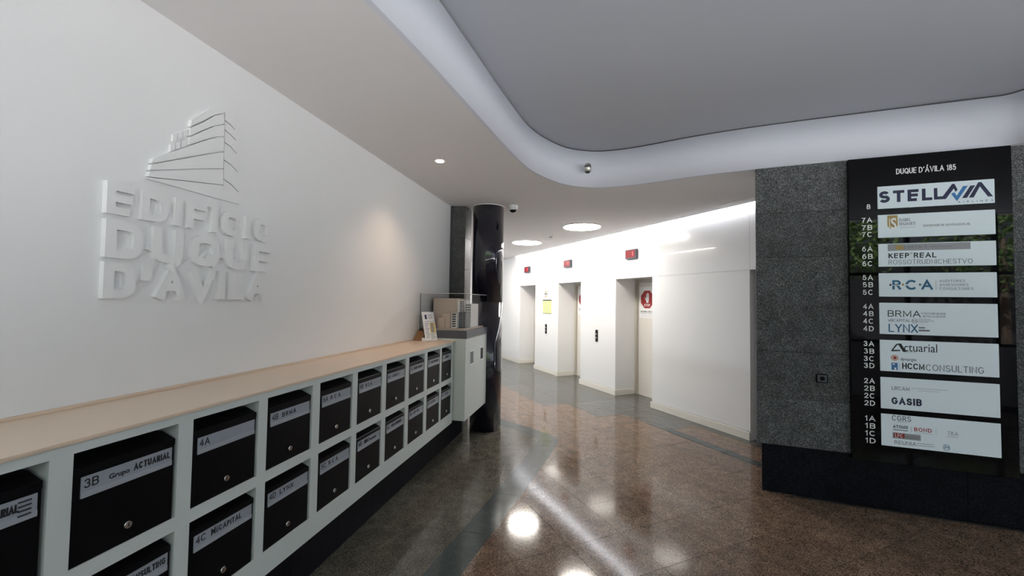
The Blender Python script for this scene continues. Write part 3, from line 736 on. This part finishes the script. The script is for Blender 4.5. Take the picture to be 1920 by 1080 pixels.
t.part('arm', cyl(B(), (x+.008, y+.035, z+.002), .016, .05, 'y', 16), 'steel')
bm = B(); lathe(bm, [(.026, -.045), (.036, -.04), (.036, .028), (.028, .042), (.012, .047)], (x-.006, y+.075, z), 28); t.part('body', bm, 'steel')
bm = B(); lathe(bm, [(.0365, .004), (.0365, .014)], (x-.006, y+.075, z), 28); t.part('ring', bm, 'camd')
bm = B(); lathe(bm, [(.012, -.058), (.024, -.052), (.028, -.044)], (x-.006, y+.075, z), 28); t.part('lens', bm, 'camd')
x, y = 6.727, -3.79
t = Thing('smoke_detector', W, (x, y, CEIL), 'small white smoke detector between the two round ceiling lights', 'smoke detector')
bm = B(); lathe(bm, [(.055, 0), (.055, -.015), (.048, -.022)], (x, y, CEIL), 28); t.part('base', bm, 'camw')
bm = B(); lathe(bm, [(.036, -.022), (.034, -.038), (.020, -.045)], (x, y, CEIL), 28); t.part('sensor', bm, 'greyp')
t = Thing('ceiling_hatch', W, (3.4, -4.42, CEIL), 'slim flush access hatch in the low ceiling near the granite pier', 'hatch')
t.part('panel', bx(3.17, 3.66, -4.55, -4.45, CEIL-.004, CEIL-.0005), 'ceil')
# intercom on granite
t = Thing('door_intercom', S, (-1.228, -4.30, .99), 'small dark square push-button box on the grey granite wall left of the directory board', 'intercom')
q = t.part('housing', bx(-1.272, -1.184, -4.30, -4.283, .995, 1.07, bev=.006), 'black')
t.part('face', bx(-1.262, -1.194, -4.283, -4.279, 1.003, 1.062, bev=.0015), 'slab', q)
t.part('button', cyl(B(), (-1.228, -4.277, 1.033), .018, .006, 'y', 24), 'black')
# ================================================================== LIFT WALL FITTINGS
for x, txt, lab in ((5.59, '1', 'red lit floor indicator above the nearest lift door'), (7.65, '0', 'red lit floor indicator above the middle lift door'), (9.64, '0', 'red lit floor indicator above the farthest lift door')):
    t = Thing('floor_indicator', W, (x, FY, 2.42), lab, 'floor indicator', 'red floor indicators above the lifts')
    q = t.part('housing', bx(x-.14, x+.14, FY, FY+.05, 2.425, 2.585, bev=.006), 'slab')
    dsp = t.part('display', bx(x-.115, x+.115, FY+.05, FY+.053, 2.445, 2.568), 'ledred')
    t.part('digit', textbm(txt, x-(.035 if txt == '0' else .055), x-(.085 if txt == '0' else .070), 2.47, 2.545, FY+.0545), 'ledon', dsp)
for x, lab in ((6.605, 'dark call button plate between the nearest and middle lifts'), (8.63, 'dark call button plate between the middle and farthest lifts')):
    t = Thing('call_button_plate', W, (x, FY, .91), lab, 'call button', 'dark lift call button plates')
    q = t.part('plate', bx(x-.036, x+.036, FY, FY+.012, .915, 1.14, bev=.003), 'blackflap')
    t.part('button', cyl(B(), (x, FY+.014, 1.06), .016, .006, 'y', 20), 'steel'); t.part('button', cyl(B(), (x, FY+.014, .99), .016, .006, 'y', 20), 'steel')
t = Thing('wall_notice', W, (8.6, FY, 1.39), 'pale yellow framed notice between the middle and farthest lifts', 'notice')
q = t.part('sheet', bx(8.385, 8.80, FY, FY+.004, 1.40, 1.70), 'yellowpaper')
t.part('header', bx(8.385, 8.80, FY+.0005, FY+.008, 1.70, 1.722), 'ink')
t.part('footer', bx(8.385, 8.80, FY+.0005, FY+.006, 1.392, 1.40), 'inkgrey')
bm = B()
for k in range(7): box(bm, 8.43+.03*(k % 2), 8.75, FY+.004, FY+.0046, 1.435+k*.035, 1.442+k*.035)
t.part('print_line', bm, 'inkpale', q)
t = Thing('wall_sign', W, (8.64, FY, 1.75), 'small gold lettered sign above the yellow notice', 'sign')
for i, (s_, m_) in enumerate((('HALL', 'gold'), ('PISO 0', 'ink'), ('LIFT', 'gold'))):
    t.part('lettering', textbm(s_, 8.72, 8.56, 1.90-i*.062, 1.945-i*.062, FY+.001, bold=.04), m_)
# ================================================================== WALL RELIEF (L frame)
rl = Thing('wall_relief', L, (1.66, 1.92, 1.63), 'white raised building emblem and words EDIFÍCIO DUQUE D\'ÁVILA on the white wall', 'wall relief')
YR = 1.913
rows = [('EDIFÍCIO', 1.247, 2.085, 1.980, 2.108), ('DUQUE', 1.249, 2.085, 1.805, 1.958), ("D'ÁVILA", 1.249, 2.060, 1.642, 1.788)]
for s_, a, b, z0, z1 in rows:
    for nb in stroke_letters(s_, a, b, z0, z1, YR-.004, t=.25, depth=.024, gap=.13, sq=True): rl.part('letter', nb, 'plaster')
Lc = dict(
 L0=[(1.577, 2.498), (1.674, 2.604)], L1=[(1.573, 2.459), (1.639, 2.517), (1.692, 2.57), (1.743, 2.604)],
 L2=[(1.573, 2.416), (1.641, 2.474), (1.694, 2.518), (1.751, 2.551)], L3=[(1.413, 2.256), (1.483, 2.306), (1.567, 2.369), (1.664, 2.439), (1.708, 2.466), (1.751, 2.485)],
 L4=[(1.408, 2.228), (1.545, 2.301), (1.673, 2.369), (1.752, 2.406)], L5=[(1.403, 2.197), (1.572, 2.256), (1.676, 2.293), (1.753, 2.317)],
 L6=[(1.396, 2.166), (1.55, 2.195), (1.756, 2.233)], L7=[(1.394, 2.157), (1.551, 2.157), (1.760, 2.156)])
def relband(top, bot, g=.003, y0=1.900, y1=1.92):
    bm = B(); prism(bm, [(x, z-g) for x, z in top]+[(x, z+g) for x, z in bot[::-1]], y0, y1, 'y'); rl.part('facade_band', bm, 'plaster')
pent = [(1.577, 2.498), (1.674, 2.604), (1.742, 2.625)]
relband(pent, [(1.574, 2.462), (1.639, 2.519), (1.692, 2.572), (1.742, 2.605)])
relband(Lc['L1'], Lc['L2'])
relband(Lc['L2'], [(1.573, 2.373), (1.664, 2.439), (1.708, 2.466), (1.751, 2.485)])
relband(Lc['L3'], Lc['L4']); relband(Lc['L4'], Lc['L5']); relband(Lc['L5'], Lc['L6']); relband(Lc['L6'], Lc['L7'], .002)
Rr = [[(1.760, 2.620), (1.80, 2.612), (1.818, 2.585)], [(1.759, 2.576), (1.794, 2.566), (1.822, 2.549)], [(1.76, 2.527), (1.796, 2.514), (1.832, 2.497)], [(1.761, 2.462), (1.799, 2.451), (1.838, 2.426)],
      [(1.762, 2.367), (1.803, 2.357), (1.849, 2.331)], [(1.764, 2.267), (1.807, 2.254), (1.86, 2.223)], [(1.766, 2.156), (1.81, 2.157), (1.873, 2.158)]]
for a, b in zip(Rr, Rr[1:]): relband(a, b, .003, 1.908)
for (o0, o1) in (((1.498, 2.362), (1.572, 2.418)), ((1.489, 2.312), (1.562, 2.367))):
    for k in range(3):
        u0, u1 = k/3+.03, (k+1)/3-.03; P = lambda u: (o0[0]+(o1[0]-o0[0])*u, o0[1]+(o1[1]-o0[1])*u)
        a, b = P(u0), P(u1)
        bm = B(); prism(bm, [a, b, (b[0], b[1]+.032), (a[0], a[1]+.032)], 1.910, 1.92, 'y'); rl.part('window_block', bm, 'plaster')
# ================================================================== DIRECTORY BOARD
db = Thing('directory_board', S, (-1.93, -4.30, .39), 'tall glossy black directory board with white name panels on the grey granite wall', 'directory board')
bd = db.part('board', bx(-2.443, -1.425, -4.30, -4.262, .392, 2.908, bev=.003), 'board')
YB = -4.262
db.part('lettering', stext("DUQUE D´ÁVILA 185", -1.745, -2.120, 2.750, 2.796, YB+.001, t=.13, gap=.16), 'whitep', bd)
NUM = [('8', 2.494), ('7A', 2.381), ('7B', 2.318), ('7C', 2.26), ('6A', 2.139), ('6B', 2.076), ('6C', 2.015), ('5A', 1.899), ('5B', 1.839), ('5C', 1.776), ('4A', 1.658), ('4B', 1.598), ('4C', 1.536), ('4D', 1.474),
       ('3A', 1.35), ('3B', 1.288), ('3C', 1.226), ('3D', 1.169), ('2A', 1.044), ('2B', .982), ('2C', .921), ('2D', .861), ('1A', .736), ('1B', .675), ('1C', .614), ('1D', .555)]
for s_, z in NUM: db.part('floor_number', stext(s_, (-1.512 if len(s_) > 1 else -1.545), (-1.582 if len(s_) > 1 else -1.572), z-.021, z+.021, YB+.001, t=.15), 'whitep', bd)
PZ = [(2.656, 2.47), (2.418, 2.228), (2.177, 1.988), (1.934, 1.741), (1.69, 1.434), (1.386, 1.132), (1.082, 0.828), (0.785, 0.529)]
PXL, PXR = -1.619, -2.340
YP = YB+.006
for idx, (zt, zb) in enumerate(PZ):
    pn = db.part('name_panel', bx(PXR, PXL, YB, YP, zb, zt, bev=.0015), 'panel', bd)
    X = lambda u: PXL+(PXR-PXL)*u
    Z = lambda v: zt+(zb-zt)*v
    def tx(s_, u0, u1, v0, v1, m_='ink', f='s', t=.13, gap=.17, **k):
        if f == 's': db.part('lettering', stext(s_, X(u0), X(u1), Z(v1), Z(v0), YP+.0004, t=t, gap=gap), m_, bd); return
        db.part('lettering', textbm(s_, X(u0), X(u1), Z(v1), Z(v0), YP+.0006, **k), m_, bd)
    def rc(u0, u1, v0, v1, m_, d=.0006, nm='logo'): db.part(nm, bx(X(u1), X(u0), YP, YP+d, Z(v1), Z(v0)), m_, bd)
    def pg(polys, m_, d=.0008):
        bm = B()
        for pts in polys: prism(bm, [(X(u), Z(v)) for u, v in pts], YP, YP+d, 'y')
        db.part('logo', bm, m_, bd)
    def disc(u, v, ru, rv, m_, d=.0008, hole=0):
        bm = B(); n_ = 28
        if not hole: prism(bm, [(X(u+ru*math.cos(k*6.28318/n_)), Z(v+rv*math.sin(k*6.28318/n_))) for k in range(n_)], YP, YP+d, 'y')
        else:
            for k in range(n_):
                a, b = k*6.28318/n_, (k+1)*6.28318/n_
                prism(bm, [(X(u+ru*c*math.cos(t_)), Z(v+rv*c*math.sin(t_))) for c, t_ in ((1, a), (1, b), (hole, b), (hole, a))], YP, YP+d, 'y')
        db.part('logo', bm, m_, bd)
    if idx == 0:
        tx('STEL', .012, .485, .22, .74, 'navy', t=.24); 
        pg([[(.50, .23), (.53, .23), (.53, .60), (.575, .60), (.655, .10), (.675, .10), (.70, .36), (.683, .45), (.668, .30), (.60, .73), (.50, .73)]], 'navy')
        pg([[(.645, .52), (.672, .46), (.692, .62), (.745, .22), (.785, .22), (.692, .85)]], 'blue')
        pg([[(.735, .73), (.805, .22), (.845, .22), (.775, .73)], [(.79, .73), (.87, .10), (.895, .10), (.985, .73), (.945, .73), (.882, .28), (.83, .73)]], 'navy')
        tx('AIRLINES', .70, .985, .85, .93, 'ink', gap=.9)
    if idx == 1:
        pg([[(.085, .04), (.178, .04), (.178, .50), (.155, .62), (.110, .62), (.085, .50)]], 'gold'); tx('S', .115, .168, .15, .66, 'whitep', f='b', bold=.02); rc(.102, .108, .16, .58, 'whitep', .0012)
        tx('ISABEL', .19, .295, .19, .32, 'inkgrey'); tx('SEIJANES', .19, .335, .36, .49, 'inkgrey'); tx('ADVOGADOS', .20, .33, .56, .61, 'inkpale')
        tx('SOCIEDADE DE ADVOGADOS, RL', .40, .80, .50, .59, 'inkgrey')
    if idx == 2:
        rc(.085, .795, .03, .32, 'greyp'); rc(.155, .225, .08, .28, 'gold', .0012); tx('CONTA-T', .23, .43, .11, .24, 'inkgrey', gap=.4); rc(.45, .64, .17, .185, 'inkgrey', .0012)
        tx('KEEP', .09, .275, .42, .64, 'ink', t=.19); tx('IT', .285, .305, .40, .48, 'ink'); tx('REAL', .315, .51, .42, .64, 'ink', t=.19)
        tx('ROSSOTRUDNICHESTVO', .09, .81, .71, .91, 'inkgrey', t=.10)
    if idx == 3:
        rc(.095, .112, .46, .54, 'ink'); rc(.205, .225, .45, .53, 'gold'); rc(.355, .375, .45, .53, 'teal')
        tx('R', .120, .200, .30, .70, 'teal', t=.20); tx('C', .237, .345, .29, .71, 'teal', t=.20); tx('A', .375, .475, .30, .70, 'teal', t=.20)
        rc(.12, .20, .50, .53, 'panel', .0022); rc(.235, .345, .48, .53, 'panel', .0022)
        rc(.5, .503, .3, .72, 'orange')
        tx('AUDITORES', .53, .745, .29, .39, 'inkgrey', t=.12); tx('ASSESSORES', .53, .77, .45, .55, 'inkgrey', t=.12); tx('CONSULTORES', .53, .81, .61, .71, 'inkgrey', t=.12)
    if idx == 4:
        tx('BRMA', .075, .365, .24, .44, 'ink', t=.12, gap=.12); tx('CONTABILIDADE', .37, .58, .29, .35, 'inkgrey'); tx('&FISCALIDADE', .385, .58, .38, .44, 'inkgrey')
        tx('MIICAPITAL', .078, .275, .51, .60, 'inkgrey', t=.13); disc(.312, .56, .026, .075, 'ink', hole=.88); tx('M', .297, .327, .525, .595, 'ink')
        rc(.345, .45, .50, .512, 'inkgrey'); rc(.345, .48, .545, .557, 'inkgrey'); rc(.345, .43, .59, .60, 'inkgrey')
        tx('LYNX', .08, .34, .67, .93, 'teal', t=.13, gap=.10); rc(.345, .40, .75, .79, 'inkgrey'); rc(.345, .44, .83, .88, 'inkgrey')
    if idx == 5:
        tx('ctuarial', .215, .50, .08, .34, 'ink', f='b')
        pg([[(.10, .33), (.145, .12), (.165, .10), (.19, .10), (.235, .36), (.205, .36), (.165, .14), (.155, .15), (.118, .31), (.18, .30), (.18, .34), (.105, .36)]], 'ink')
        tx('GRUPO', .22, .32, .33, .38, 'inkpale')
        disc(.13, .56, .034, .09, 'orange'); disc(.13, .56, .026, .06, 'panel', .0012, .75); disc(.133, .56, .014, .045, 'redp', .0018); tx('dynargie', .18, .32, .54, .67, 'navy', f='b')
        rc(.10, .155, .72, .95, 'blue'); rc(.11, .13, .74, .79, 'whitep', .0012); rc(.125, .142, .87, .95, 'whitep', .0012); rc(.168, .17, .72, .95, 'blue')
        tx('HCCM', .195, .39, .71, .90, 'ink', t=.17, gap=.12); tx('CONSULTING', .40, .88, .715, .915, 'inkgrey', t=.11)
    if idx == 6:
        tx('LRCAM', .10, .255, .27, .39, 'inkgrey'); rc(.275, .58, .285, .298, 'inkpale'); rc(.33, .51, .355, .366, 'inkpale')
        tx('GASIB', .095, .36, .62, .84, 'navy', t=.22)
    if idx == 7:
        tx('CGRS', .095, .265, .02, .19, 'inkgrey'); rc(.14, .24, .215, .225, 'inkpale')
        tx('ATOMO', .105, .235, .32, .42, 'ink', t=.16); rc(.105, .235, .46, .485, 'inkgrey'); rc(.262, .264, .33, .50, 'redp')
        tx('BOND', .29, .44, .34, .46, 'redp', t=.17); rc(.30, .44, .50, .51, 'inkpale'); rc(.475, .477, .33, .50, 'inkpale')
        tx('TKA', .57, .66, .36, .48, 'inkpale'); rc(.56, .66, .52, .53, 'inkpale')
        rc(.10, .345, .56, .74, 'greyp'); rc(.11, .205, .57, .71, 'redp', .0012)
        db.part('lettering', stext('LFC', X(.12), X(.19), Z(.70), Z(.585), YP+.0018), 'whitep', bd)
        rc(.215, .33, .64, .65, 'inkgrey', .0012); rc(.215, .33, .68, .69, 'inkgrey', .0012)
        tx('REUNIA', .115, .305, .80, .92, 'inkgrey', t=.12); rc(.31, .45, .82, .832, 'inkgrey'); rc(.31, .46, .88, .892, 'inkgrey')
        disc(.56, .86, .030, .095, 'teal', hole=.88); tx('R', .545, .585, .81, .91, 'teal', t=.15)
print('tiles', nx, 'objects', len(bpy.data.objects))
